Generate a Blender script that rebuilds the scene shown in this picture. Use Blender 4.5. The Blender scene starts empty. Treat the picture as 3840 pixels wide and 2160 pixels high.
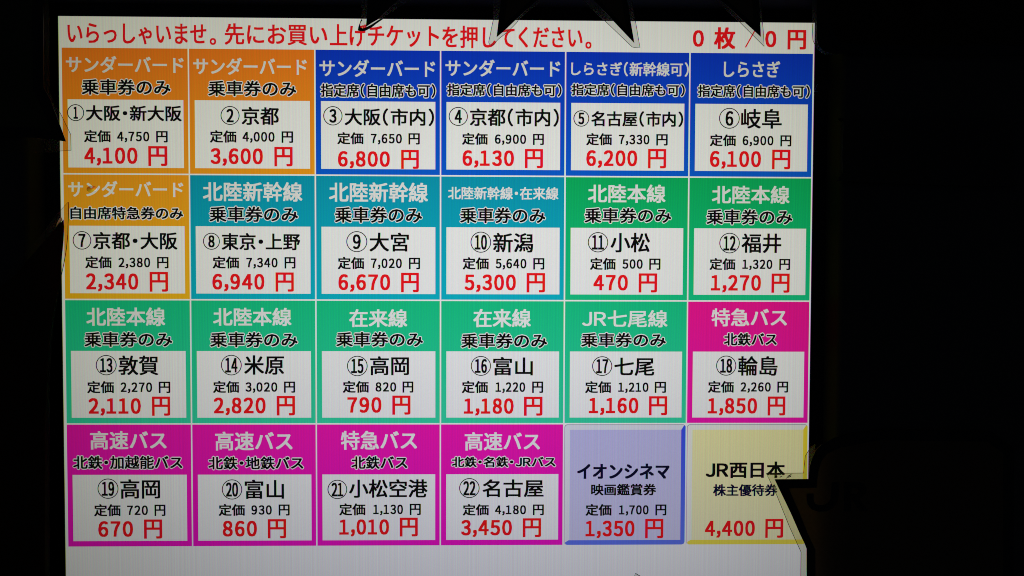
import bpy, math, random
from mathutils import Vector

random.seed(7)
scene = bpy.context.scene
COL = scene.collection

# ------------------------------------------------------------------ camera, world, exposure
cam_data = bpy.data.cameras.new("camera")
cam_data.sensor_width = 36.0
cam_data.lens = 36.0 * 0.75
cam_data.clip_start = 0.005
cam_data.clip_end = 50.0
cam = bpy.data.objects.new("camera", cam_data)
cam.location = (0.02363597, -0.31272038, 0.01505959)
cam.rotation_euler = (1.54179621, -0.00322626, -0.01824063)
COL.objects.link(cam)
scene.camera = cam

world = bpy.data.worlds.new("World")
scene.world = world
world.use_nodes = True
bg = world.node_tree.nodes["Background"]
bg.inputs["Color"].default_value = (0.55, 0.7, 1.0, 1)
bg.inputs["Strength"].default_value = 0.008          # a dark street at night

# an added weak fill lamp, up and to the left behind the photographer
lamp_data = bpy.data.lights.new("added_fill_light", 'AREA')
lamp_data.shape = 'RECTANGLE'
lamp_data.size = 0.25
lamp_data.size_y = 0.12
lamp_data.energy = 0.15
lamp_data.color = (1.0, 0.86, 0.68)
lamp = bpy.data.objects.new("added_fill_light", lamp_data)
lamp.location = (-0.9, -1.3, 1.5)
lamp.rotation_euler = (Vector((0, 0, 0)) - Vector(lamp.location)).to_track_quat('-Z', 'Y').to_euler()
COL.objects.link(lamp)

scene.view_settings.view_transform = 'Standard'
scene.view_settings.look = 'None'
scene.view_settings.exposure = 0
scene.view_settings.gamma = 1
scene.cycles.filter_width = 1.0
scene.cycles.max_bounces = 8
scene.cycles.transparent_max_bounces = 24

# ------------------------------------------------------------------ helpers
PX = 0.297e-3            # pitch of one LCD pixel; the picture is 1024 x 768 of them


def ux(x):
    return (x - 512) * PX


def uz(y):
    return (384 - y) * PX


def link(name, mesh, mat=None, parent=None, label=None, category=None, group=None, kind=None):
    o = bpy.data.objects.new(name, mesh)
    COL.objects.link(o)
    if mat is not None and mesh is not None:
        mesh.materials.append(mat)
    if parent is not None:
        o.parent = parent
    for k, v in (("label", label), ("category", category), ("group", group), ("kind", kind)):
        if v:
            o[k] = v
    return o


def mesh_from(name, verts, faces, smooth=False):
    me = bpy.data.meshes.new(name)
    me.from_pydata(verts, [], faces)
    me.update()
    if smooth:
        for p in me.polygons:
            p.use_smooth = True
    return me


def box_geo(x0, x1, y0, y1, z0, z1, base=0):
    v = [(x, y, z) for x in (x0, x1) for y in (y0, y1) for z in (z0, z1)]
    f = [(0, 1, 3, 2), (4, 6, 7, 5), (0, 4, 5, 1), (2, 3, 7, 6), (0, 2, 6, 4), (1, 5, 7, 3)]
    return v, [tuple(i + base for i in q) for q in f]


def tess(poly):
    from mathutils.geometry import tessellate_polygon
    return tessellate_polygon([[Vector((a, b, 0)) for a, b in poly]])


def smooth_poly(pts, closed=True, n=3, skip=()):
    """Catmull-Rom through the points."""
    out = []
    m = len(pts)
    rng = range(m if closed else m - 1)
    for i in rng:
        p0 = pts[(i - 1) % m] if closed or i > 0 else pts[i]
        p1 = pts[i]
        p2 = pts[(i + 1) % m]
        p3 = pts[(i + 2) % m] if closed or i + 2 < m else p2
        for k in range(n):
            t = k / n
            out.append(tuple(0.5 * ((2 * p1[c]) + (-p0[c] + p2[c]) * t + (2 * p0[c] - 5 * p1[c] + 4 * p2[c] - p3[c]) * t * t
                                    + (-p0[c] + 3 * p1[c] - 3 * p2[c] + p3[c]) * t ** 3) for c in (0, 1)))
    if not closed:
        out.append(tuple(pts[-1]))
    return out


def sheet(name, poly, y, thick, mat, parent, holes=(), wave=0.0, **kw):
    """A cut sheet (polygon in mm, x/z) with real thickness, front face at depth y (metres)."""
    n = len(poly)
    def yy(a, b):
        return wave * (math.sin(a * 0.11 + b * 0.07) + 0.6 * math.sin(b * 0.19 - a * 0.05))
    from mathutils.geometry import tessellate_polygon
    loops = [[Vector((a, b, 0)) for a, b in poly]] + [[Vector((a, b, 0)) for a, b in h] for h in holes]
    flat = [(a, b) for a, b in poly]
    for h in holes:
        flat += list(h)
    tri = tessellate_polygon(loops)
    N = len(flat)
    v = [(a * 1e-3, y + yy(a, b), b * 1e-3) for a, b in flat] + [(a * 1e-3, y + thick + yy(a, b), b * 1e-3) for a, b in flat]
    f = [tuple(t) for t in tri] + [tuple(i + N for i in reversed(t)) for t in tri]
    s = 0
    for L in [poly] + list(holes):
        m = len(L)
        for i in range(m):
            j = (i + 1) % m
            f.append((s + i, s + j, s + j + N, s + i + N))
        s += m
    me = mesh_from(name, v, f)
    import bmesh
    bm = bmesh.new()
    bm.from_mesh(me)
    bmesh.ops.recalc_face_normals(bm, faces=bm.faces)
    bm.to_mesh(me)
    bm.free()
    return link(name, me, mat, parent, **kw)


def tube(name, pts, r, mat, parent, **kw):
    """A thin round rim along a polyline in 3-D (metres)."""
    V, F = [], []
    K = 5
    m = len(pts)
    for i, p in enumerate(pts):
        a = Vector(pts[max(i - 1, 0)])
        b = Vector(pts[min(i + 1, m - 1)])
        d = (b - a).normalized()
        u = d.cross(Vector((0, 1, 0)))
        if u.length < 1e-6:
            u = Vector((1, 0, 0))
        u.normalize()
        w = d.cross(u)
        rr = r if not callable(r) else r(i / max(m - 1, 1))
        for k in range(K):
            t = 2 * math.pi * k / K
            V.append(tuple(Vector(p) + u * math.cos(t) * rr + w * math.sin(t) * rr))
    for i in range(m - 1):
        for k in range(K):
            F.append((i * K + k, i * K + (k + 1) % K, (i + 1) * K + (k + 1) % K, (i + 1) * K + k))
    F.append(tuple(range(K)))
    F.append(tuple(reversed([(m - 1) * K + k for k in range(K)])))
    return link(name, mesh_from(name, V, F, True), mat, parent, **kw)


def P3(pts, y):
    return [(a * 1e-3, y, b * 1e-3) for a, b in pts]


# ------------------------------------------------------------------ materials
def principled(name, color, rough=0.5, **kw):
    m = bpy.data.materials.new(name)
    m.use_nodes = True
    b = m.node_tree.nodes["Principled BSDF"]
    b.inputs["Base Color"].default_value = (*color, 1)
    b.inputs["Roughness"].default_value = rough
    for k, v in kw.items():
        b.inputs[k.replace("_", " ")].default_value = v
    return m


def N(nt, kind, *ins, **props):
    n = nt.nodes.new(kind)
    for k, v in props.items():
        setattr(n, k, v)
    for i, v in enumerate(ins):
        if v is None:
            continue
        if hasattr(v, "is_output"):
            nt.links.new(v, n.inputs[i])
        else:
            n.inputs[i].default_value = v
    return n.outputs[0]


def M(nt, op, a, b=None, c=None):
    return N(nt, "ShaderNodeMath", a, b, c, operation=op)


# The LCD panel: what a twisted-nematic screen gives off depends on the angle it leaves at (it dims
# off-axis, and half-bright channels wash out when seen from above), plus its columns of pixels.
def make_lcd_group():
    g = bpy.data.node_groups.new("lcd_panel", "ShaderNodeTree")
    g.interface.new_socket("Colour", in_out='INPUT', socket_type='NodeSocketColor')
    g.interface.new_socket("Emission", in_out='OUTPUT', socket_type='NodeSocketColor')
    nt = g
    gi = nt.nodes.new("NodeGroupInput")
    go = nt.nodes.new("NodeGroupOutput")
    geo = nt.nodes.new("ShaderNodeNewGeometry")
    inc = nt.nodes.new("ShaderNodeSeparateXYZ")
    nt.links.new(geo.outputs["Incoming"], inc.inputs[0])
    pos = nt.nodes.new("ShaderNodeSeparateXYZ")
    nt.links.new(geo.outputs["Position"], pos.inputs[0])
    iy = M(nt, 'MINIMUM', inc.outputs[1], -0.15)
    tx = M(nt, 'DIVIDE', inc.outputs[0], iy)          # horizontal tangent of the leaving angle
    tz = M(nt, 'DIVIDE', inc.outputs[2], iy)          # vertical one
    tx2 = M(nt, 'MULTIPLY', tx, tx)
    dz = M(nt, 'SUBTRACT', tz, LCD_Z0)
    dz2 = M(nt, 'MULTIPLY', dz, dz)
    fall = M(nt, 'EXPONENT', M(nt, 'ADD', M(nt, 'MULTIPLY', tx2, -LCD_KX), M(nt, 'MULTIPLY', dz2, -LCD_KZ)))
    fall = M(nt, 'MULTIPLY_ADD', fall, 0.92, 0.08)
    gam = M(nt, 'EXPONENT', M(nt, 'MULTIPLY', M(nt, 'SUBTRACT', tz, 0.117), LCD_G))
    gam = M(nt, 'MINIMUM', M(nt, 'MAXIMUM', gam, 0.2), 2.2)
    sep = nt.nodes.new("ShaderNodeSeparateColor")
    nt.links.new(gi.outputs[0], sep.inputs[0])
    # pixel columns: red, green and blue thirds
    u = M(nt, 'DIVIDE', pos.outputs[0], PX)
    col_noise = N(nt, "ShaderNodeTexNoise", None, None, 0.35, 2.0, 0.6, noise_dimensions='1D')
    nn = col_noise.node
    nt.links.new(u, nn.inputs["W"])
    nn.inputs["Scale"].default_value = 0.33
    grain = N(nt, "ShaderNodeTexNoise", geo.outputs["Position"])
    grain.node.inputs["Scale"].default_value = 2600.0
    grain.node.inputs["Detail"].default_value = 1.0
    mura = M(nt, 'ADD', M(nt, 'MULTIPLY', M(nt, 'SUBTRACT', col_noise, 0.5), 0.16),
             M(nt, 'MULTIPLY', M(nt, 'SUBTRACT', grain, 0.5), 0.12))
    # rows of pixels are parted by a thin dark line too
    mura = M(nt, 'ADD', mura, 1.0)
    base = M(nt, 'MULTIPLY', fall, mura)
    outs = []
    for i, ph in enumerate((0.0, 1 / 3, 2 / 3)):
        c = M(nt, 'POWER', sep.outputs[i], gam)
        c = M(nt, 'ADD', c, 0.0055)
        if i:      # a little of the red third bleeds into its neighbours
            c = M(nt, 'ADD', c, M(nt, 'MULTIPLY', sep.outputs[0], (0, 0.006, 0.012)[i]))
        w = M(nt, 'COSINE', M(nt, 'MULTIPLY', M(nt, 'SUBTRACT', u, ph), 2 * math.pi))
        c = M(nt, 'MULTIPLY', c, M(nt, 'MULTIPLY_ADD', w, 0.85, 1.0))
        c = M(nt, 'MULTIPLY', c, base)
        tint = LCD_TINT[i]
        c = M(nt, 'MULTIPLY', c, tint)
        if i == 2:
            c = M(nt, 'MULTIPLY', c, M(nt, 'EXPONENT', M(nt, 'ADD', M(nt, 'MULTIPLY', tx2, -0.55), M(nt, 'MULTIPLY', tz, -0.3))))
        outs.append(c)
    comb = N(nt, "ShaderNodeCombineColor", *outs)
    nt.links.new(comb, go.inputs[0])
    return g


LCD_Z0, LCD_KX, LCD_KZ, LCD_G = 0.05, 1.85, 3.3, 2.75
LCD_TINT = (0.70, 0.705, 0.695)
LCD = make_lcd_group()
_lcd = {}


def lcd_mat(name, rgb):
    if name in _lcd:
        return _lcd[name]
    m = bpy.data.materials.new(name)
    m.use_nodes = True
    nt = m.node_tree
    nt.nodes.clear()
    out = nt.nodes.new("ShaderNodeOutputMaterial")
    b = nt.nodes.new("ShaderNodeBsdfPrincipled")
    b.inputs["Base Color"].default_value = (0.004, 0.004, 0.005, 1)
    b.inputs["Roughness"].default_value = 0.35
    b.inputs["Specular IOR Level"].default_value = 0.25
    g = nt.nodes.new("ShaderNodeGroup")
    g.node_tree = LCD
    g.inputs[0].default_value = (*rgb, 1)
    nt.links.new(g.outputs[0], b.inputs["Emission Color"])
    b.inputs["Emission Strength"].default_value = 1.0
    nt.links.new(b.outputs[0], out.inputs[0])
    _lcd[name] = m
    return m


C = {'o': ('screen_orange', (1.0, 0.38, 0.0)), 'b': ('screen_blue', (0.0, 0.125, 0.76)), 't': ('screen_teal', (0.0, 0.36, 0.53)),
     'g': ('screen_green', (0.0004, 0.49, 0.13)), 'm': ('screen_magenta', (1.0, 0.0, 0.17)),
     'v': ('screen_lavender', (0.27, 0.25, 0.85)), 'y': ('screen_yellow', (0.95, 0.82, 0.14))}
COLOUR_WORD = {'o': 'orange', 'b': 'blue', 't': 'teal', 'g': 'green', 'm': 'magenta', 'v': 'lavender', 'y': 'yellow'}
WHITE = lcd_mat('screen_white', (1, 1, 1))
TITLE_WHITE = lcd_mat('screen_title_white', (0.9, 0.9, 0.89))
BLACK = lcd_mat('screen_black', (0, 0, 0))
NAVY = lcd_mat('screen_navy', (0.0, 0.0, 0.00002))
RED = lcd_mat('screen_red', (1.0, 0.0, 0.0))

# ------------------------------------------------------------------ lettering
_glyph = {}


def glyph(ch):
    """Filled outline of one character from Blender's own font, 1 unit = 1 em."""
    if ch in _glyph:
        return _glyph[ch]
    cu = bpy.data.curves.new('t', 'FONT')
    cu.body = ch
    cu.size = 1.0
    cu.resolution_u = 3
    ob = bpy.data.objects.new('t', cu)
    COL.objects.link(ob)
    bpy.context.view_layer.update()
    me = ob.to_mesh()
    v = [(p.co.x, p.co.y) for p in me.vertices]
    f = [tuple(p.vertices) for p in me.polygons]
    ob.to_mesh_clear()
    bpy.data.objects.remove(ob)
    bpy.data.curves.remove(cu)
    r = (v, f, min(a for a, b in v), max(a for a, b in v), min(b for a, b in v), max(b for a, b in v))
    _glyph[ch] = r
    return r


FULL = {**{str(i): chr(0xFF10 + i) for i in range(10)}, ',': '\uFF0C', '/': '\uFF0F', 'J': '\uFF2A', 'R': '\uFF32',
        '(': '\uFF08', ')': '\uFF09', '･': '\u30FB'}
ADV = {'(': 0.5, ')': 0.5, '･': 0.5, 'J': 0.62, 'R': 0.68, ',': 0.27, '/': 0.5}


def text_geo(s, box, adv=None, weight=0.0, outline=0.0, y=0.0, base=None):
    """Sets s so that its ink fills box = (x0, y0, x1, y1) in screen pixels; returns verts, faces.
    weight / outline: extra stroke in screen pixels to each side, as a raster font gets its bold."""
    adv = adv or ADV
    x = 0.0
    put = []
    for ch in s:
        g = glyph(FULL.get(ch, ch))
        a = adv.get(ch, 0.6 if ch.isdigit() else 1.0)
        if a == 1.0:
            ox = x
        else:
            ox = x + a / 2 - (g[2] + g[3]) / 2
            if ch == '1':
                ox -= 0.02
        put.append((g, ox))
        x += a
    ix0 = min(o + g[2] for g, o in put)
    ix1 = max(o + g[3] for g, o in put)
    iy0 = min(g[4] for g, o in put if g is not glyph('\uFF0C') or len(put) == 1)
    iy1 = max(g[5] for g, o in put)
    e = weight
    ey = weight * 0.7
    box = (box[0], box[1] - 0.6, box[2], box[3] + 0.35)
    sx = (box[2] - box[0] - 2 * e) / (ix1 - ix0)
    sy = (box[3] - box[1] - 2 * ey) / (iy1 - iy0)
    V, F = [], []
    w = weight + outline
    if w <= 0:
        shifts = [(0, 0)]
    elif outline > 0:
        shifts = [(w * math.cos(k * math.pi / 4), w * math.sin(k * math.pi / 4)) for k in range(8)]
    else:
        shifts = [(-w, -w * .7), (w, -w * .7), (-w, w * .7), (w, w * .7), (0, 0)]
    for n, (dx, dy) in enumerate(shifts):
        for g, o in put:
            b = len(V)
            for (a, c) in g[0]:
                V.append((ux(box[0] + e + (a + o - ix0) * sx + dx), y - n * 1e-6, uz(box[3] - ey - (c - iy0) * sy + dy)))
            F += [tuple(i + b for i in f) for f in g[1]]
    return V, F


def join(*geos):
    V, F = [], []
    for v, f in geos:
        b = len(V)
        V += v
        F += [tuple(i + b for i in q) for q in f]
    return V, F


def shift(b, x, y):
    return (b[0] + x, b[1] + y, b[2] + x, b[3] + y)


def rect_geo(x0, y0, x1, y1, y):
    return [(ux(x0), y, uz(y1)), (ux(x1), y, uz(y1)), (ux(x1), y, uz(y0)), (ux(x0), y, uz(y0))], [(0, 1, 2, 3)]


def ring_geo(b, wd, y, n=40):
    cx, cy, rx, ry = (b[0] + b[2]) / 2, (b[1] + b[3]) / 2, (b[2] - b[0]) / 2, (b[3] - b[1]) / 2
    V, F = [], []
    for k in range(n):
        t = 2 * math.pi * k / n
        V.append((ux(cx + rx * math.cos(t)), y, uz(cy + ry * math.sin(t))))
        V.append((ux(cx + (rx - wd) * math.cos(t)), y, uz(cy + (ry - wd) * math.sin(t))))
    for k in range(n):
        a, c = 2 * k, 2 * ((k + 1) % n)
        F.append((a, a + 1, c + 1, c))
    return V, F


def flat(name, geo, mat, parent, **kw):
    return link(name, mesh_from(name, *geo), mat, parent, **kw)


STEP = 5e-5
NUM_ADV = {',': 0.36, **{str(i): 0.74 for i in range(10)}}

# tile number, colour, line, its box, ticket type, its box, ring box, destination, its box, list price, sale price (pixels)
TILES = [
    (1, 'o', 'サンダーバード', (5.5, 11.3, 162.8, 32.9), '乗車券のみ', (25.6, 41.8, 145.4, 62.8), (6.4, 75.6, 29.0, 98.2), '大阪･新大阪', (31.3, 77.2, 159.7, 97.4), (28.5, 64.0, 72.8, 115.9, 125.1, 140.5, 110.5, 126.2, '4,750'), (28.5, 99.7, 114.3, 139.7, 131.7, 157.7, '4,100')),
    (2, 'o', 'サンダーバード', (5.5, 12.3, 158.2, 34.2), '乗車券のみ', (24.9, 42.5, 144.3, 63.4), (41.8, 76.6, 67.3, 102.0), '京都', (70.0, 78.1, 120.3, 101.5), (27.2, 62.8, 71.1, 114.3, 123.8, 139.3, 109.8, 125.7, '4,000'), (27.9, 98.4, 113.8, 138.5, 131.8, 157.2, '3,600')),
    (3, 'b', 'サンダーバード', (5.2, 13.5, 161.7, 35.7), '指定席(自由席も可)', (6.2, 45.3, 162.5, 63.7), (10.1, 75.8, 36.1, 101.8), '大阪(市内)', (38.9, 78.8, 160.2, 101.5), (28.9, 64.4, 74.4, 116.5, 125.4, 140.7, 111.3, 126.9, '7,650'), (29.7, 100.1, 115.4, 139.5, 134.8, 159.7, '6,800')),
    (4, 'b', 'サンダーバード', (5.4, 12.1, 161.7, 33.9), '指定席(自由席も可)', (7.3, 44.1, 164.0, 60.9), (10.1, 75.7, 36.0, 101.3), '京都(市内)', (38.7, 77.7, 160.1, 101.3), (28.2, 63.0, 72.8, 115.5, 124.9, 139.7, 111.2, 126.5, '6,900'), (28.8, 99.0, 113.9, 138.6, 132.6, 157.8, '6,130')),
    (5, 'b', 'しらさぎ(新幹線可)', (6.5, 13.6, 167.5, 32.1), '指定席(自由席も可)', (6.5, 42.9, 162.6, 59.4), (10.0, 79.0, 31.5, 101.2), '名古屋(市内)', (34.3, 80.3, 160.4, 100.6), (27.6, 62.6, 72.3, 114.3, 123.7, 139.3, 110.4, 126.2, '7,330'), (27.9, 97.7, 112.5, 137.4, 131.5, 157.1, '6,200')),
    (6, 'b', 'しらさぎ', (45.5, 10.8, 123.1, 32.2), '指定席(自由席も可)', (9.6, 43.1, 164.8, 60.2), (39.7, 74.4, 68.1, 102.7), '岐阜', (70.1, 76.0, 126.2, 102.0), (27.3, 63.1, 72.4, 115.0, 124.6, 139.7, 110.9, 126.4, '6,900'), (27.6, 98.1, 113.4, 138.6, 131.5, 157.4, '6,100')),
    (7, 'o', 'サンダーバード', (6.1, 9.0, 160.8, 30.0), '自由席特急券のみ', (8.5, 43.3, 160.8, 60.4), (11.5, 76.3, 36.4, 101.3), '京都･大阪', (38.7, 77.9, 152.4, 100.6), (27.9, 63.3, 72.6, 115.3, 124.6, 140.0, 110.6, 126.4, '2,380'), (28.7, 99.0, 114.4, 139.1, 131.8, 157.9, '2,340')),
    (8, 't', '北陸新幹線', (17.0, 9.1, 151.4, 34.8), '乗車券のみ', (25.1, 42.2, 145.8, 63.1), (16.8, 77.9, 39.5, 100.9), '東京･上野', (41.8, 78.6, 148.1, 100.9), (29.4, 65.2, 75.0, 117.4, 126.9, 141.6, 110.2, 126.1, '7,340'), (28.9, 99.4, 114.5, 139.3, 132.0, 157.4, '6,940')),
    (9, 't', '北陸新幹線', (17.5, 8.8, 151.9, 35.0), '乗車券のみ', (24.8, 42.1, 144.2, 63.5), (40.8, 74.9, 69.2, 103.4), '大宮', (72.1, 77.2, 125.9, 102.2), (29.0, 64.8, 74.1, 116.3, 125.9, 141.1, 110.5, 126.5, '7,020'), (29.8, 100.3, 115.2, 139.5, 132.0, 157.7, '6,670')),
    (10, 't', '北陸新幹線･在来線', (9.1, 14.0, 160.1, 30.7), '乗車券のみ', (25.2, 42.2, 142.6, 63.3), (40.0, 74.9, 68.1, 103.6), '新潟', (70.8, 77.0, 125.7, 102.8), (29.2, 64.9, 74.4, 116.5, 126.0, 141.1, 110.4, 126.4, '5,640'), (31.9, 102.2, 116.9, 142.2, 131.8, 157.5, '5,300')),
    (11, 'g', '北陸本線', (30.4, 10.1, 137.2, 34.2), '乗車券のみ', (25.5, 41.8, 145.6, 62.4), (30.7, 74.9, 58.6, 102.6), '小松', (61.9, 76.1, 116.2, 102.2), (33.8, 69.0, 78.5, 106.4, 115.4, 130.9, 110.5, 126.3, '500'), (38.6, 86.2, 101.2, 126.5, 131.8, 157.2, '470')),
    (12, 'g', '北陸本線', (31.0, 11.0, 138.4, 34.8), '乗車券のみ', (23.3, 43.0, 143.1, 63.8), (42.0, 75.1, 70.2, 103.3), '福井', (72.6, 76.4, 127.9, 102.5), (28.7, 64.3, 74.1, 115.7, 125.3, 140.3, 110.4, 126.0, '1,320'), (30.7, 100.2, 114.9, 140.0, 131.5, 157.1, '1,270')),
    (13, 'g', '北陸本線', (28.4, 10.3, 134.8, 34.7), '乗車券のみ', (24.9, 43.2, 144.4, 63.5), (40.4, 74.6, 68.5, 102.3), '敦賀', (70.8, 75.7, 125.0, 101.8), (28.4, 64.5, 73.5, 116.2, 125.2, 140.7, 110.6, 126.6, '2,270'), (30.0, 100.7, 115.7, 140.3, 132.0, 157.5, '2,110')),
    (14, 'g', '北陸本線', (29.5, 10.3, 135.9, 34.3), '乗車券のみ', (24.8, 43.2, 144.5, 63.8), (39.7, 74.2, 67.8, 102.3), '米原', (71.1, 75.3, 125.5, 101.1), (28.7, 64.0, 72.8, 116.1, 125.2, 140.3, 110.4, 126.1, '3,020'), (29.5, 100.0, 115.2, 140.0, 131.1, 157.1, '2,820')),
    (15, 'g', '在来線', (44.3, 11.9, 123.6, 35.7), '乗車券のみ', (26.0, 42.7, 145.4, 62.9), (41.2, 75.3, 69.3, 103.3), '高岡', (72.6, 76.4, 125.9, 101.7), (35.3, 70.7, 80.1, 108.4, 117.1, 131.8, 110.3, 125.9, '820'), (41.5, 88.2, 103.1, 127.8, 130.6, 156.1, '790')),
    (16, 'g', '在来線', (43.9, 11.2, 123.0, 35.6), '乗車券のみ', (26.9, 44.2, 145.8, 64.7), (40.7, 75.4, 68.3, 102.7), '富山', (71.3, 77.3, 125.9, 101.9), (28.3, 64.1, 74.6, 115.5, 125.1, 140.2, 110.2, 126.3, '1,220'), (31.2, 99.6, 113.9, 139.4, 132.2, 157.6, '1,180')),
    (17, 'g', 'JR七尾線', (23.4, 12.4, 141.4, 35.2), '乗車券のみ', (21.8, 43.4, 139.8, 62.9), (37.7, 75.6, 65.4, 102.8), '七尾', (68.3, 78.0, 123.7, 102.3), (28.1, 63.9, 73.9, 115.8, 124.5, 140.1, 110.5, 126.2, '1,210'), (33.4, 102.0, 116.7, 142.0, 131.4, 157.0, '1,160')),
    (18, 'm', '特急バス', (32.2, 9.7, 137.1, 33.7), '北鉄バス', (49.4, 43.1, 123.8, 60.7), (39.4, 74.5, 67.3, 102.3), '輪島', (69.8, 75.7, 124.9, 102.0), (28.3, 64.2, 73.7, 115.7, 124.9, 139.9, 110.1, 125.8, '2,260'), (28.3, 97.0, 111.7, 136.3, 131.8, 157.4, '1,850')),
    (19, 'm', '高速バス', (31.4, 9.3, 134.8, 33.8), '北鉄･加越能バス', (7.6, 42.9, 156.7, 61.1), (40.7, 74.1, 69.0, 102.0), '高岡', (71.5, 75.6, 125.5, 101.7), (35.6, 71.5, 80.4, 108.7, 117.7, 132.5, 109.9, 125.9, '720'), (41.0, 88.2, 103.2, 127.8, 131.3, 157.0, '670')),
    (20, 'm', '高速バス', (30.8, 10.3, 136.4, 35.4), '北鉄･地鉄バス', (21.0, 44.1, 151.6, 62.0), (39.6, 75.6, 67.3, 103.4), '富山', (70.7, 76.5, 124.4, 102.3), (35.0, 70.7, 79.7, 107.6, 117.0, 132.0, 110.1, 125.8, '930'), (40.4, 87.1, 101.9, 127.1, 131.3, 157.1, '860')),
    (21, 'm', '特急バス', (32.4, 9.3, 136.9, 34.6), '北鉄バス', (46.3, 43.7, 124.1, 61.6), (14.0, 76.4, 40.9, 103.1), '小松空港', (43.4, 76.3, 151.4, 101.1), (29.9, 65.8, 76.5, 117.5, 126.9, 142.0, 109.6, 125.6, '1,130'), (29.9, 98.3, 113.1, 137.8, 129.8, 155.1, '1,010')),
    (22, 'm', '高速バス', (32.4, 11.3, 136.3, 35.8), '北鉄･名鉄･JRバス', (14.0, 44.7, 158.2, 59.3), (24.9, 74.4, 53.0, 102.1), '名古屋', (57.0, 76.7, 141.5, 100.7), (29.7, 65.7, 74.4, 117.3, 126.8, 141.9, 111.0, 126.2, '4,180'), (27.6, 97.9, 112.8, 138.2, 131.1, 156.6, '3,450')),
    (23, 'v', 'イオンシネマ', (17.8, 55.1, 146.1, 75.7), '映画鑑賞券', (37.3, 83.2, 127.8, 98.7), None, '', None, (29.7, 65.8, 76.1, 117.4, 126.9, 142.1, 111.4, 127.0, '1,700'), (29.7, 98.0, 112.8, 138.2, 132.5, 158.7, '1,350')),
    (24, 'y', 'JR西日本', (26.3, 52.5, 137.2, 74.8), '株主優待券', (37.0, 84.1, 127.0, 100.0), None, '', None, None, (26.3, 96.0, 110.6, 135.7, 133.0, 158.7, '4,400')),
]
HEADER = [
    ('いらっしゃいませ', (12.1, 9.2, 197.5, 36.5)),
    ('。', (201.8, 28.1, 210.5, 36.4)),
    ('先にお買い', (221.8, 8.1, 359.9, 36.0)),
    ('上げチケット', (363.3, 8.0, 510.8, 36.9)),
    ('を押して', (515.0, 8.6, 613.4, 37.9)),
    ('ください', (618.6, 9.2, 705.7, 36.7)),
    ('。', (709.6, 28.6, 718.2, 37.3)),
    ('0', (856.6, 11.7, 871.8, 33.5)),
    ('枚', (885.7, 7.5, 915.2, 36.3)),
    ('/', (928.4, 12.0, 941.7, 34.1)),
    ('0', (956.0, 11.8, 971.3, 33.3)),
    ('円', (986.7, 10.3, 1012.3, 36.0)),
]


# ------------------------------------------------------------------ the touch screen
screen = link('touchscreen', None, label='lit touchscreen of the ticket machine showing 24 coloured fare buttons in Japanese', category='touchscreen')
screen.location = (0, 0, 0)
v, f = box_geo(ux(0), ux(1024), 0.0, 0.006, uz(768), uz(0))
flat('screen_panel', (v, f), WHITE, screen)

hdr = [text_geo(s, b, weight=0.55, y=-STEP) for s, b in HEADER[:7]]
flat('greeting_lettering', join(*hdr), RED, screen, label='line of thin red Japanese lettering across the top of the page')
cnt = [text_geo(s, b, weight=0.95 if s != '/' else 0.4, y=-STEP) for s, b in HEADER[7:]]
flat('count_lettering', join(*cnt), RED, screen, label='bold red count and total at the top right of the page')


def rounded(x0, y0, x1, y1, r, n=5):
    pts = []
    for cx, cy, a0 in ((x1 - r, y1 - r, 0), (x0 + r, y1 - r, 90), (x0 + r, y0 + r, 180), (x1 - r, y0 + r, 270)):
        for k in range(n + 1):
            t = math.radians(a0 + 90 * k / n)
            pts.append((cx + r * math.cos(t), cy + r * math.sin(t)))
    return pts


def poly_geo(pts, y):
    return [(ux(a), y, uz(b)) for a, b in pts], [tuple(range(len(pts)))]


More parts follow.
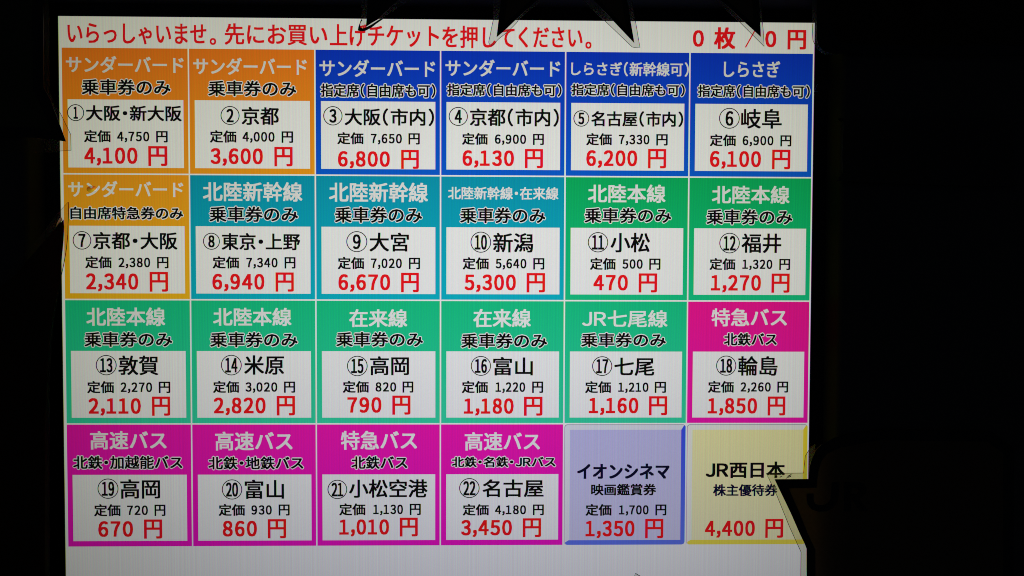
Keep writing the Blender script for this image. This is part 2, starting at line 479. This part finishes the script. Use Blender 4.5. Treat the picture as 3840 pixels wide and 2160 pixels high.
for (no, ck, title, tb, note, nb, rb, dest, db, lp, sp) in TILES:
    c, r = (no - 1) % 6, (no - 1) // 6
    X, Y = 4 + 170 * c, 42 + 170 * r
    mname, rgb = C[ck]
    mat = lcd_mat(mname, rgb)
    price = sp[6]
    place = f"column {c + 1} of row {r + 1}"
    lab = f"{COLOUR_WORD[ck]} ticket button {'numbered ' + str(no) + ' ' if no < 23 else ''}priced {price} yen"
    if no < 23:
        btn = flat('ticket_button', rect_geo(X, Y, X + 168, Y + 168, -STEP), mat, screen, label=lab)
        flat('price_panel', rect_geo(X + 7, Y + 69, X + 162, Y + 160.5, -2 * STEP), WHITE, btn)
        flat('line_name', text_geo(title, shift(tb, X, Y), weight=0.5 if (tb[3] - tb[1]) < 23 and '北' not in title and '新' not in title else (0.42 if tb[3] - tb[1] < 19 else 0.62), y=-2 * STEP), TITLE_WHITE, btn)
        ob = shift(nb, X, Y)
        ob = (ob[0] + 0.4, ob[1] + 0.4, ob[2] - 0.4, ob[3] - 0.4)
        flat('ticket_type_halo', text_geo(note, ob, weight=0.5, outline=1.15, y=-2 * STEP), WHITE, btn)
        flat('ticket_type', text_geo(note, ob, weight=0.5, y=-3.2 * STEP), BLACK, btn)
        R = shift(rb, X, Y)
        h, w = R[3] - R[1], R[2] - R[0]
        cx, cy = (R[0] + R[2]) / 2, (R[1] + R[3]) / 2
        s = str(no)
        dw = 0.38 * w if len(s) == 1 else 0.60 * w
        if s == '1':
            dw = 0.26 * w
        dg = text_geo(s, (cx - dw / 2, cy - h * 0.33, cx + dw / 2, cy + h * 0.35), adv={str(i): 0.66 for i in range(10)}, weight=0.65, y=-3 * STEP)
        flat('number_badge', join(ring_geo(R, 1.15, -3 * STEP), dg), BLACK, btn)
        flat('destination_name', text_geo(dest, shift(db, X, Y), weight=0.55, y=-3 * STEP), BLACK, btn)
    else:
        # the two raised-looking buttons of the last row
        bev = lcd_mat('screen_blue_bevel' if ck == 'v' else 'screen_yellow_bevel', (0.0006, 0.003, 0.78) if ck == 'v' else (0.9, 0.5, 0.0001))
        pale = lcd_mat('screen_pale_bevel' if ck == 'v' else 'screen_cream_bevel', (0.62, 0.64, 0.86) if ck == 'v' else (0.86, 0.86, 0.72))
        edge = lcd_mat('screen_bevel_outline', (0.09, 0.1, 0.16))
        x0, y0, x1, y1 = X, Y, X + 168, Y + 168
        btn = flat('ticket_button', poly_geo(rounded(x0, y0, x1, y1, 4), -0.6 * STEP), edge, screen, label=lab + ', drawn with a raised edge')
        flat('bevel_light', poly_geo(rounded(x0 + .7, y0 + .8, x1, y1, 4), -1.2 * STEP), pale, btn)
        side = [(x1, y0 + 3), (x1 - 2, y0 + 1.2), (x1 - 6, y0 + 7.5), (x1 - 6, y1 - 6.5), (x0 + 6.5, y1 - 6.5), (x0 + 1.5, y1 - 3.5), (x0 + 2, y1 - 1.2), (x0 + 4, y1),
                (x1 - 4, y1), (x1 - 1.2, y1 - 1.2), (x1, y1 - 4)]
        t3 = tess(side)
        flat('bevel_dark', ([(ux(a), -1.8 * STEP, uz(b)) for a, b in side], [tuple(t) for t in t3]), bev, btn)
        flat('button_face', rect_geo(x0 + 7.5, y0 + 7.5, x1 - 6, y1 - 6.5, -2.4 * STEP), mat, btn)
        flat('line_name', text_geo(title, shift(tb, X, Y), weight=0.8, y=-3.4 * STEP), NAVY if ck == 'v' else BLACK, btn)
        flat('ticket_type', text_geo(note, shift(nb, X, Y), weight=0.5, y=-3.4 * STEP), NAVY if ck == 'y' else BLACK, btn)
    if lp:
        a0, a1, n0, n1, e0, e1, t0, t1, num = lp
        hh = t1 - t0
        g = [text_geo('定価', (X + a0, Y + t0, X + a1, Y + t1), weight=0.5, y=-3.4 * STEP),
             text_geo(num, (X + n0, Y + t0 + hh * .12, X + n1, Y + t1 - hh * .1), adv=NUM_ADV, weight=0.5, y=-3.4 * STEP),
             text_geo('円', (X + e0, Y + t0 + hh * .06, X + e1, Y + t1 - hh * .02), weight=0.5, y=-3.4 * STEP)]
        flat('list_price', join(*g), BLACK, btn)
    n0, n1, e0, e1, t0, t1, num = sp
    hh = t1 - t0
    g = [text_geo(num, (X + n0, Y + t0 + hh * .08, X + n1, Y + t1 - hh * .1), adv=NUM_ADV, weight=0.9, y=-3.4 * STEP),
         text_geo('円', (X + e0, Y + t0, X + e1, Y + t1), weight=0.75, y=-3.4 * STEP)]
    flat('sale_price', join(*g), RED, btn)

# black mask round the lit area
gloss_black = principled('black_glass_mask', (0.004, 0.004, 0.005), 0.3, Specular_IOR_Level=0.3)
BW, BH = 12.5, 9.0        # mm of mask beyond the lit area
L, Rr, T_, B_ = ux(0) * 1e3, ux(1024) * 1e3, uz(0) * 1e3, uz(768) * 1e3
outer = [(L - BW - 6, B_ - BH - 6), (Rr + BW + 6, B_ - BH - 6), (Rr + BW + 6, T_ + BH + 6), (L - BW - 6, T_ + BH + 6)]
inner = [(L, B_), (Rr, B_), (Rr, T_), (L, T_)]
sheet('mask_border', outer, -0.0004, 0.003, gloss_black, screen, holes=[inner])

# ------------------------------------------------------------------ the machine around it
machine = link('ticket_machine', None, label='black front panel of the ticket vending machine around the lit screen', category='ticket machine')
plastic = bpy.data.materials.new('black_textured_plastic')
plastic.use_nodes = True
nt = plastic.node_tree
b = nt.nodes["Principled BSDF"]
b.inputs["Base Color"].default_value = (0.035, 0.035, 0.036, 1)
b.inputs["Roughness"].default_value = 0.45
nz = nt.nodes.new("ShaderNodeTexNoise")
nz.inputs["Scale"].default_value = 1800
bp = nt.nodes.new("ShaderNodeBump")
bp.inputs["Strength"].default_value = 0.3
bp.inputs["Distance"].default_value = 0.0001
tc = nt.nodes.new("ShaderNodeTexCoord")
nt.links.new(tc.outputs["Object"], nz.inputs["Vector"])
nt.links.new(nz.outputs[0], bp.inputs["Height"])
nt.links.new(bp.outputs[0], b.inputs["Normal"])

ML, MR, MT, MB = 6.0, 5.5, 5.0, 6.0
op_in = [(L - ML, B_ - MB), (Rr + MR, B_ - MB), (Rr + MR, T_ + MT), (L - ML, T_ + MT)]       # opening at the glass
op_out = [(L - ML - 4, B_ - MB - 4), (Rr + MR + 4, B_ - MB - 4), (Rr + MR + 4, T_ + MT + 3.5), (L - ML - 4, T_ + MT + 3.5)]
far = [(-420, -420), (480, -420), (480, 420), (-420, 420)]
sheet('front_panel', far, -0.0085, 0.004, plastic, machine, holes=[op_out])
names = ('bezel_bottom', 'bezel_right', 'bezel_top', 'bezel_left')
for i in range(4):
    j = (i + 1) % 4
    A, Bp = op_in[i], op_in[j]
    Cc, D = op_out[j], op_out[i]
    # a sloping strip from the glass up to the front panel, rounded at its lip
    V, F = [], []
    prof = [(0.0, -0.0006), (0.25, -0.0032), (0.6, -0.0062), (0.85, -0.0084), (1.0, -0.00875), (1.15, -0.0086)]
    for t, y in prof:
        for P, Q in ((A, D), (Bp, Cc)):
            V.append(((P[0] + (Q[0] - P[0]) * t) * 1e-3, y, (P[1] + (Q[1] - P[1]) * t) * 1e-3))
    for k in range(len(prof) - 1):
        F.append((2 * k, 2 * k + 1, 2 * k + 3, 2 * k + 2))
    link('bezel_strip', mesh_from('bezel_strip', V, F, True), plastic, machine)

# outlines of the signs, millimetres on the plane of the machine front
TOP_A_paper = [(-28.06, 107.93), (-26.04, 109.32), (-23.23, 110.96), (-20.24, 113.83), (-17.68, 116.3), (-9.12, 124.67)]
TOP_A_left = [(-27.69, 111.43), (-26.63, 124.5)]
TOP_A_film = [(-28.08, 120.37), (-29.55, 114.09), (-29.97, 110.69), (-31.15, 106.84), (-30.94, 106.42), (-29.57, 106.21), (-28.17, 106.44), (-26.25, 107.94), (-22.2, 110.97), (-15.35, 115.66), (-9.64, 120.55)]
TOP_A_rimin = [(-29.01, 110.15), (-29.87, 109.4), (-30.18, 108.34), (-29.98, 107.38), (-29.25, 107.07), (-28.16, 107.51), (-26.45, 108.68), (-23.89, 110.52), (-22.82, 111.47)]
TOP_B = [(25.17, 125.01), (23.64, 111.1), (22.87, 104.35), (25.74, 106.8), (29.95, 110.82), (45.5, 125.21)]
TOP_B_film = [(23.41, 120.87), (21.56, 111.36), (21.15, 109.29), (20.12, 104.22), (19.81, 102.36), (20.33, 101.43), (21.17, 101.23), (22.1, 101.76), (23.46, 103.52), (27.1, 106.45), (30.74, 110.1), (32.4, 112.28), (41.86, 121.04)]
TOP_C = [(54.69, 125.3), (68.85, 110.75), (76.86, 102.54), (75.35, 110.96), (72.78, 125.47)]
TOP_C_film = [(54.4, 121.16), (65.71, 110.72), (76.11, 101.07), (77.01, 100.89), (79.16, 100.91), (78.55, 104.1), (77.14, 111.86), (75.43, 121.37)]
TOP_D = [(103.62, 125.78), (120.67, 110.78), (126.75, 105.41), (126.44, 110.85), (125.41, 125.99)]
TOP_D_film = [(106.82, 121.67), (118.77, 110.9), (128.28, 101.73), (128.11, 104.11), (127.43, 112.32), (126.52, 121.86)]
L1 = [(-198.8, 147.13), (-152.17, 147.66), (-152.47, 83.37), (-150.08, 79.07), (-144.32, 62.74), (-155.1, 64.11), (-200.34, 65.58)]
L1in = [(-196.81, 145.13), (-156.26, 145.58), (-156.58, 82.31), (-154.19, 77.7), (-149.74, 66.72), (-155.36, 67.92), (-198.23, 69.18)]
L1film = [(-149.83, 147.68), (-150.65, 82.35), (-148.57, 77.02), (-146.57, 73.75), (-142.68, 65.53), (-142.56, 59.34), (-146.56, 59.11), (-151.39, 58.46), (-200.45, 59.41)]
L2 = [(-145.69, 32.42), (-145.52, 29.72), (-145.8, 24.53), (-146.5, 18.29), (-147.13, 9.96), (-149.66, -1.52), (-151.87, -11.98), (-153.94, -48.72), (-155.15, -133.66), (-204.09, -133.38), (-201.9, -17.28), (-164.42, 10.95), (-155.1, 21.89)]
L2film = [(-143.85, 39.27), (-143.81, 34.92), (-144.12, 26.82), (-144.61, 21.41), (-145.82, 15.17), (-146.92, 10.48), (-148.47, 2.65), (-150.25, -6.75), (-152.09, -27.69), (-153.77, -139.03), (-209.38, -138.69), (-206.93, -12.07), (-164.35, 15.63), (-154.94, 25.53), (-148.44, 34.38)]
L2glare = [(-145.99, 33.25), (-145.59, 32.21), (-146.42, 31.59), (-148.31, 29.29), (-147.67, 30.96), (-146.82, 32.83)]
R1 = [(148.26, 151.06), (148.95, 104.39), (149.62, 102.1), (151.45, 100.24), (155.18, 99.02), (270.5, 99.13), (269.08, 152.43)]
R1film = [(146.53, 151.04), (147.12, 110.57), (147.44, 104.27), (148.75, 101.37), (152.0, 98.68), (275.92, 97.59)]
R2 = [(148.08, 83.92), (149.21, 86.86), (151.63, 88.24), (154.27, 89.2), (154.32, 85.64), (149.25, 84.14)]
R3 = [(134.58, -70.02), (148.2, -69.95), (148.55, -65.44), (149.1, -62.65), (151.14, -58.03), (152.94, -56.21), (158.6, -53.2), (176.86, -50.21), (222.29, -51.1), (231.11, -57.59), (232.99, -141.39), (148.47, -140.87), (147.87, -98.22), (147.05, -96.13), (145.18, -92.41), (141.35, -83.86), (135.42, -71.86)]
R3in = [(140.23, -73.62), (151.47, -73.42), (151.93, -67.5), (153.26, -62.77), (155.58, -59.65), (160.82, -57.29), (176.93, -54.3), (220.2, -54.88), (226.82, -59.74), (228.57, -139.17), (152.12, -138.71), (151.31, -98.49), (148.19, -91.98), (144.91, -84.09)]
R3film = [(154.83, -53.2), (150.9, -56.21), (148.98, -57.16), (146.77, -60.82), (146.18, -67.51), (131.14, -67.71), (132.39, -70.02), (135.73, -76.93), (140.96, -89.41), (145.71, -99.6), (145.9, -119.08), (146.21, -140.86)]
BOT = [(79.03, -107.94), (77.87, -111.18), (85.21, -116.62), (87.33, -112.95)]
BOX = [(159.83, 73.11), (227.12, 72.51), (227.69, 47.17), (160.21, 48.93)]

# ------------------------------------------------------------------ laminated paper signs taped round the screen
def paper_mat(name, refl, trans):
    m = bpy.data.materials.new(name)
    m.use_nodes = True
    nt = m.node_tree
    nt.nodes.clear()
    out = nt.nodes.new("ShaderNodeOutputMaterial")
    d = nt.nodes.new("ShaderNodeBsdfDiffuse")
    t = nt.nodes.new("ShaderNodeBsdfTranslucent")
    tc = nt.nodes.new("ShaderNodeTexCoord")
    nz = nt.nodes.new("ShaderNodeTexNoise")
    nz.inputs["Scale"].default_value = 900
    nz.inputs["Detail"].default_value = 4
    nt.links.new(tc.outputs["Object"], nz.inputs["Vector"])
    for node, col in ((d, refl), (t, trans)):
        mx = nt.nodes.new("ShaderNodeMix")
        mx.data_type = 'RGBA'
        mx.inputs[6].default_value = (*[c * 0.8 for c in col], 1)
        mx.inputs[7].default_value = (*[c * 1.2 for c in col], 1)
        nt.links.new(nz.outputs[0], mx.inputs[0])
        nt.links.new(mx.outputs[2], node.inputs[0])
    ad = nt.nodes.new("ShaderNodeAddShader")
    nt.links.new(d.outputs[0], ad.inputs[0])
    nt.links.new(t.outputs[0], ad.inputs[1])
    nt.links.new(ad.outputs[0], out.inputs[0])
    return m


def film_mat(name, haze, tint=(0.97, 0.97, 0.95), scatter=(0.75, 0.74, 0.7)):
    """Clear laminating film: mostly see-through, a little milky, with a gloss."""
    m = bpy.data.materials.new(name)
    m.use_nodes = True
    nt = m.node_tree
    nt.nodes.clear()
    out = nt.nodes.new("ShaderNodeOutputMaterial")
    tr = nt.nodes.new("ShaderNodeBsdfTransparent")
    tr.inputs[0].default_value = (*tint, 1)
    tl = nt.nodes.new("ShaderNodeBsdfTranslucent")
    tl.inputs[0].default_value = (*scatter, 1)
    gl = nt.nodes.new("ShaderNodeBsdfGlossy")
    gl.inputs["Roughness"].default_value = 0.12
    gl.inputs[0].default_value = (1, 1, 1, 1)
    tc = nt.nodes.new("ShaderNodeTexCoord")
    nz = nt.nodes.new("ShaderNodeTexNoise")
    nz.inputs["Scale"].default_value = 160
    nz.inputs["Detail"].default_value = 3
    nt.links.new(tc.outputs["Object"], nz.inputs["Vector"])
    fac = N(nt, "ShaderNodeMath", nz.outputs[0], haze * 0.9, haze * 0.55, operation='MULTIPLY_ADD')
    mx = nt.nodes.new("ShaderNodeMixShader")
    nt.links.new(fac, mx.inputs[0])
    nt.links.new(tr.outputs[0], mx.inputs[1])
    nt.links.new(tl.outputs[0], mx.inputs[2])
    mg = nt.nodes.new("ShaderNodeMixShader")
    mg.inputs[0].default_value = 0.012
    nt.links.new(mx.outputs[0], mg.inputs[1])
    nt.links.new(gl.outputs[0], mg.inputs[2])
    nt.links.new(mg.outputs[0], out.inputs[0])
    return m


PAPER = paper_mat('sign_paper', (0.10, 0.075, 0.05), (0.16, 0.13, 0.095))
PAPER_RED = paper_mat('sign_paper_dark', (0.05, 0.03, 0.018), (0.06, 0.028, 0.014))
PAPER_GREEN = paper_mat('sign_paper_green', (0.06, 0.07, 0.045), (0.10, 0.11, 0.06))
INK = principled('printed_dark_ink', (0.003, 0.005, 0.008), 0.4, Specular_IOR_Level=0.4)
FILM = film_mat('laminating_film', 0.03, tint=(0.9, 0.9, 0.89))
FILM_CLEAR = film_mat('clear_laminating_film', 0.015, tint=(0.93, 0.9, 0.86), scatter=(0.6, 0.55, 0.45))
RIM = principled('film_cut_edge', (0.02, 0.018, 0.016), 0.25)
RIM_PALE = principled('film_cut_edge_pale', (0.10, 0.09, 0.075), 0.2)
DARKFILM = principled('curled_film_edge', (0.004, 0.004, 0.005), 0.08)
YP = -0.0098            # depth of the paper
YF = -0.0094

# top sign: a burst shape whose spikes hang over the upper edge of the screen
base_y = 124.6
top_poly = ([(-176, 124.2), (-160, 123.8), (-27.0, 124.4)] + [TOP_A_left[0]] + TOP_A_paper[:-1] + [(-9.12, 124.6), (25.17, 125.0)] + TOP_B[1:-1] +
            [(45.5, 125.2), (54.69, 125.3)] + TOP_C[1:-1] + [(72.78, 125.5), (103.62, 125.8)] + TOP_D[1:-1] + [(125.41, 126.0), (140, 126.0), (140, 190), (-176, 190)])
top = link('laminated_sign', None, label='dark laminated paper sign whose four pointed spikes hang over the top edge of the screen', category='sign', group='laminated signs taped around the screen')
top.location = (0, 0, 0)
sheet('printed_border', top_poly, YP, 0.0002, INK, top)


def shrink_tri(tip, a, b, k):
    """The unprinted core of a spike: the spike drawn in by k mm."""
    c = ((tip[0] + a[0] + b[0]) / 3, (tip[1] + a[1] + b[1]) / 3)
    return [(p[0] + (c[0] - p[0]) * k, p[1] + (c[1] - p[1]) * k) for p in (tip, a, b)]


for (tip, a, b_) in (((76.86, 102.54), (54.69, 125.3), (72.78, 125.47)), ((22.87, 104.35), (25.17, 125.01), (45.5, 125.21)), ((126.75, 105.41), (103.62, 125.78), (125.41, 125.99))):
    sheet('paper_core', shrink_tri(tip, a, b_, 0.36), YP - 0.00005, 0.00003, PAPER, top)


def film(poly, parent, rim_from, rim_to, mat=FILM, rim=RIM, r=0.00016, y=YF, wave=0.00015, n=3, name='laminate_film'):
    fine = smooth_poly(poly, True, n)
    o = sheet(name, fine, y, 0.00012, mat, parent, wave=wave)
    path = smooth_poly(poly[rim_from:rim_to], False, n)
    pts = [(a * 1e-3, y - 0.00008 + wave * (math.sin(a * 0.11 + b * 0.07) + 0.6 * math.sin(b * 0.19 - a * 0.05)), b * 1e-3) for a, b in path]
    tube('cut_edge', pts, r, rim, o)
    return o


film(TOP_B_film, top, 1, 13, rim=RIM_PALE, r=0.00011)
film(TOP_C_film, top, 0, 8, rim=RIM, r=0.00010, n=1)
film(TOP_D_film, top, 0, 6, rim=RIM, r=0.00010, n=1)
fa = film(TOP_A_film, top, 0, 2, rim=RIM_PALE, r=0.0001)
# curled film lip at the first spike, dark refraction put into its colour
outer_lip = smooth_poly([(-29.97, 110.69), (-31.15, 106.84), (-30.94, 106.42), (-29.57, 106.21), (-28.17, 106.44), (-25.9, 107.65), (-23.9, 109.2), (-20.9, 111.3)], False, 3)
inner_lip = smooth_poly([(-29.3, 110.25), (-29.95, 109.4), (-30.18, 108.34), (-29.98, 107.45), (-29.1, 107.15), (-28.16, 107.45), (-26.15, 108.3), (-23.5, 110.0), (-20.9, 111.7)], False, 3)
m_ = min(len(outer_lip), len(inner_lip))
V, F = [], []
for i in range(m_):
    o_, n_ = outer_lip[i], inner_lip[i]
    for t, dy in ((0, 0.0), (0.3, -0.0009), (0.7, -0.0012), (1, -0.0006)):
        V.append(((o_[0] + (n_[0] - o_[0]) * t) * 1e-3, YF - 0.0003 + dy, (o_[1] + (n_[1] - o_[1]) * t) * 1e-3))
for i in range(m_ - 1):
    for k in range(3):
        F.append((i * 4 + k, i * 4 + k + 1, (i + 1) * 4 + k + 1, (i + 1) * 4 + k))
link('dark_refraction_lip', mesh_from('dark_refraction_lip', V, F, True), DARKFILM, fa)

# left sign with one spike pointing at the first button
left = link('laminated_sign', None, label='dark laminated sign left of the screen with one black spike touching the first orange button', category='sign', group='laminated signs taped around the screen')
sheet('printed_border', L1, YP, 0.0002, INK, left)
sheet('paper_core', L1in, YP - 0.00006, 0.00003, PAPER_GREEN, left)
film(L1film, left, 2, 8, mat=FILM_CLEAR, rim=RIM, r=0.00009, n=1)

# lower left sign, brown, its tip curling
low = link('laminated_sign', None, label='brown laminated sign at the lower left with a torn tip beside the amber button', category='sign', group='laminated signs taped around the screen')
sheet('paper', L2, YP, 0.0002, PAPER_RED, low)
fl = film(L2film, low, 0, 9, mat=FILM_CLEAR, rim=RIM, r=0.00012, n=1)
tube('cut_edge', [(a * 1e-3, YF - 0.0002, b * 1e-3) for a, b in [L2film[0], L2film[14], L2film[13], L2film[12]]], 0.00006, RIM_PALE, fl)
sheet('torn_flap_glare', L2glare, YP - 0.0008, 0.0001, film_mat('torn_film_glare', 0.9, scatter=(0.9, 0.85, 0.7)), low)  # glare on the torn film, put in as a pale flap
tube('cut_edge', P3([L2[0], L2[1], L2[2], L2[3], L2[4]], YP - 0.0001), 0.0001, RIM_PALE, fl)

# upper right sign
ur = link('laminated_sign', None, label='dark laminated sign at the upper right whose rounded clear corner covers the screen edge', category='sign', group='laminated signs taped around the screen')
sheet('printed_border', [tuple(p) for p in R1], YP, 0.0002, INK, ur)
sheet('paper_core', [(154.0, 160), (154.0, 113), (155.5, 107), (159, 103.5), (166, 102.5), (262, 103), (262, 160)], YP - 0.00005, 0.00003, paper_mat('sign_paper_faint', (0.03, 0.024, 0.016), (0.02, 0.013, 0.008)), ur)
film([tuple(p) for p in R1film], ur, 1, 6, mat=FILM, rim=RIM, r=0.0001, n=1)

# little dark tip at the right edge, below it
tip = link('sign_tip', None, label='small curled black tip of film poking over the right screen edge beside the sixth button', category='film tip')
V, F = [], []
tp = [tuple(p) for p in R2]
sheet('film_tip', tp, YP - 0.0006, 0.0004, DARKFILM, tip)
tube('cut_edge', P3([tp[1], tp[0], tp[5]], YP - 0.0007), 0.00012, RIM, tip)

# lower right burst sign with a heavy printed outline
lr = link('laminated_sign', None, label='large burst-shaped laminated sign at the lower right pointing into the yellow button', category='sign', group='laminated signs taped around the screen')
sheet('printed_border', R3, YP, 0.0002, INK, lr, holes=[R3in])
sheet('paper_core', R3in, YP + 0.00002, 0.00015, PAPER, lr)
R3glyph = [(147.55, -75.79), (150.33, -75.79), (150.38, -78.6), (150.9, -79.8), (152.2, -80.4), (154.4, -80.4), (156.2, -79.6), (157.2, -77.8), (157.5, -74.6), (157.5, -71.2), (160.6, -71.2), (160.6, -75.4), (160.1, -78.8), (158.4, -81.6), (155.6, -83.0), (152.3, -83.1), (149.6, -82.2), (148.0, -80.2), (147.6, -78.0)]
sheet('printed_letter', R3glyph, YP - 0.00003, 0.00003, INK, lr, label='thick black letter J on the sign face')
sheet('printed_letter', [(162.6, -83.0), (162.6, -71.2), (168.6, -71.2), (170.6, -71.9), (171.7, -73.6), (171.5, -75.6), (170.2, -77.2), (168.8, -77.9), (172.6, -83.0), (169.1, -83.0), (165.8, -78.2), (165.6, -78.2), (165.6, -83.0)], YP - 0.00003, 0.00003, INK, lr, holes=[[(165.6, -73.6), (165.6, -75.9), (167.8, -75.9), (168.6, -74.75), (167.8, -73.6)]], label='thick black letter R on the sign face')
film(R3film[1:], lr, 0, 11, mat=film_mat('thick_laminating_film', 0.07, tint=(0.93, 0.93, 0.86), scatter=(0.80, 0.78, 0.66)), rim=RIM, r=0.00011, n=1, y=YF)
# creases and specks of dirt caught under the film above the spike
for pts in ([(134.3, -69.2), (135.2, -68.9), (136.0, -69.2)], [(136.6, -69.4), (137.2, -68.8), (137.6, -68.9)], [(139.0, -69.9), (140.3, -68.6), (141.6, -67.8)], [(139.8, -69.4), (140.9, -68.9), (141.2, -68.4)]):
    tube('dirt_streak', P3(pts, YF - 0.0003), lambda t: 0.00005 + 0.00016 * math.sin(math.pi * t), RIM, lr)

# framed notice faintly seen on the machine at the right
nb_ = link('notice_plate', None, label='faint rounded plate on the dark machine front right of the screen', category='plate')
box = smooth_poly([(160, 72), (163.5, 73.2), (224, 72.6), (227.4, 69.5), (227.6, 51), (224.5, 47.3), (163, 48.8), (159.8, 52)], True, 3)
sheet('plate_body', box, -0.0105, 0.0015, principled('plate_black', (0.02, 0.018, 0.014), 0.4), nb_)

# clear corner poking up at the bottom of the picture
bt = link('film_corner', None, label='small dark cut corner of clear film at the bottom edge of the screen', category='film corner')
sheet('film_piece', [tuple(p) for p in BOT], YF, 0.00012, FILM, bt)
tube('cut_edge', P3([BOT[1], BOT[0], BOT[3]], YF - 0.0001), 0.00014, RIM, bt)

# droplet on the amber button
drop_mat = principled('clear_droplet', (1, 1, 1), 0.2, IOR=1.2, Transmission_Weight=1.0)
V, F = [], []
cx, cz, rx, rz, hgt = -139.53e-3, 45.3e-3, 1.95e-3, 1.35e-3, 0.16e-3
nr, nsg = 6, 22
V.append((cx, -5 * STEP - hgt, cz))
for i in range(1, nr + 1):
    a = i / nr * math.pi / 2
    for k in range(nsg):
        t = 2 * math.pi * k / nsg
        rr = math.sin(a) * (1 + 0.06 * math.sin(2 * t + 1))
        V.append((cx + rx * rr * math.cos(t), -5 * STEP - hgt * math.cos(a), cz + rz * rr * math.sin(t)))
for k in range(nsg):
    F.append((0, 1 + (k + 1) % nsg, 1 + k))
for i in range(nr - 1):
    for k in range(nsg):
        a = 1 + i * nsg
        F.append((a + k, a + (k + 1) % nsg, a + nsg + (k + 1) % nsg, a + nsg + k))
F.append(tuple(1 + (nr - 1) * nsg + k for k in range(nsg)))
link('water_droplet', mesh_from('water_droplet', V, F, True), drop_mat, None, label='clear water droplet on the upper part of the amber seventh button', category='droplet')
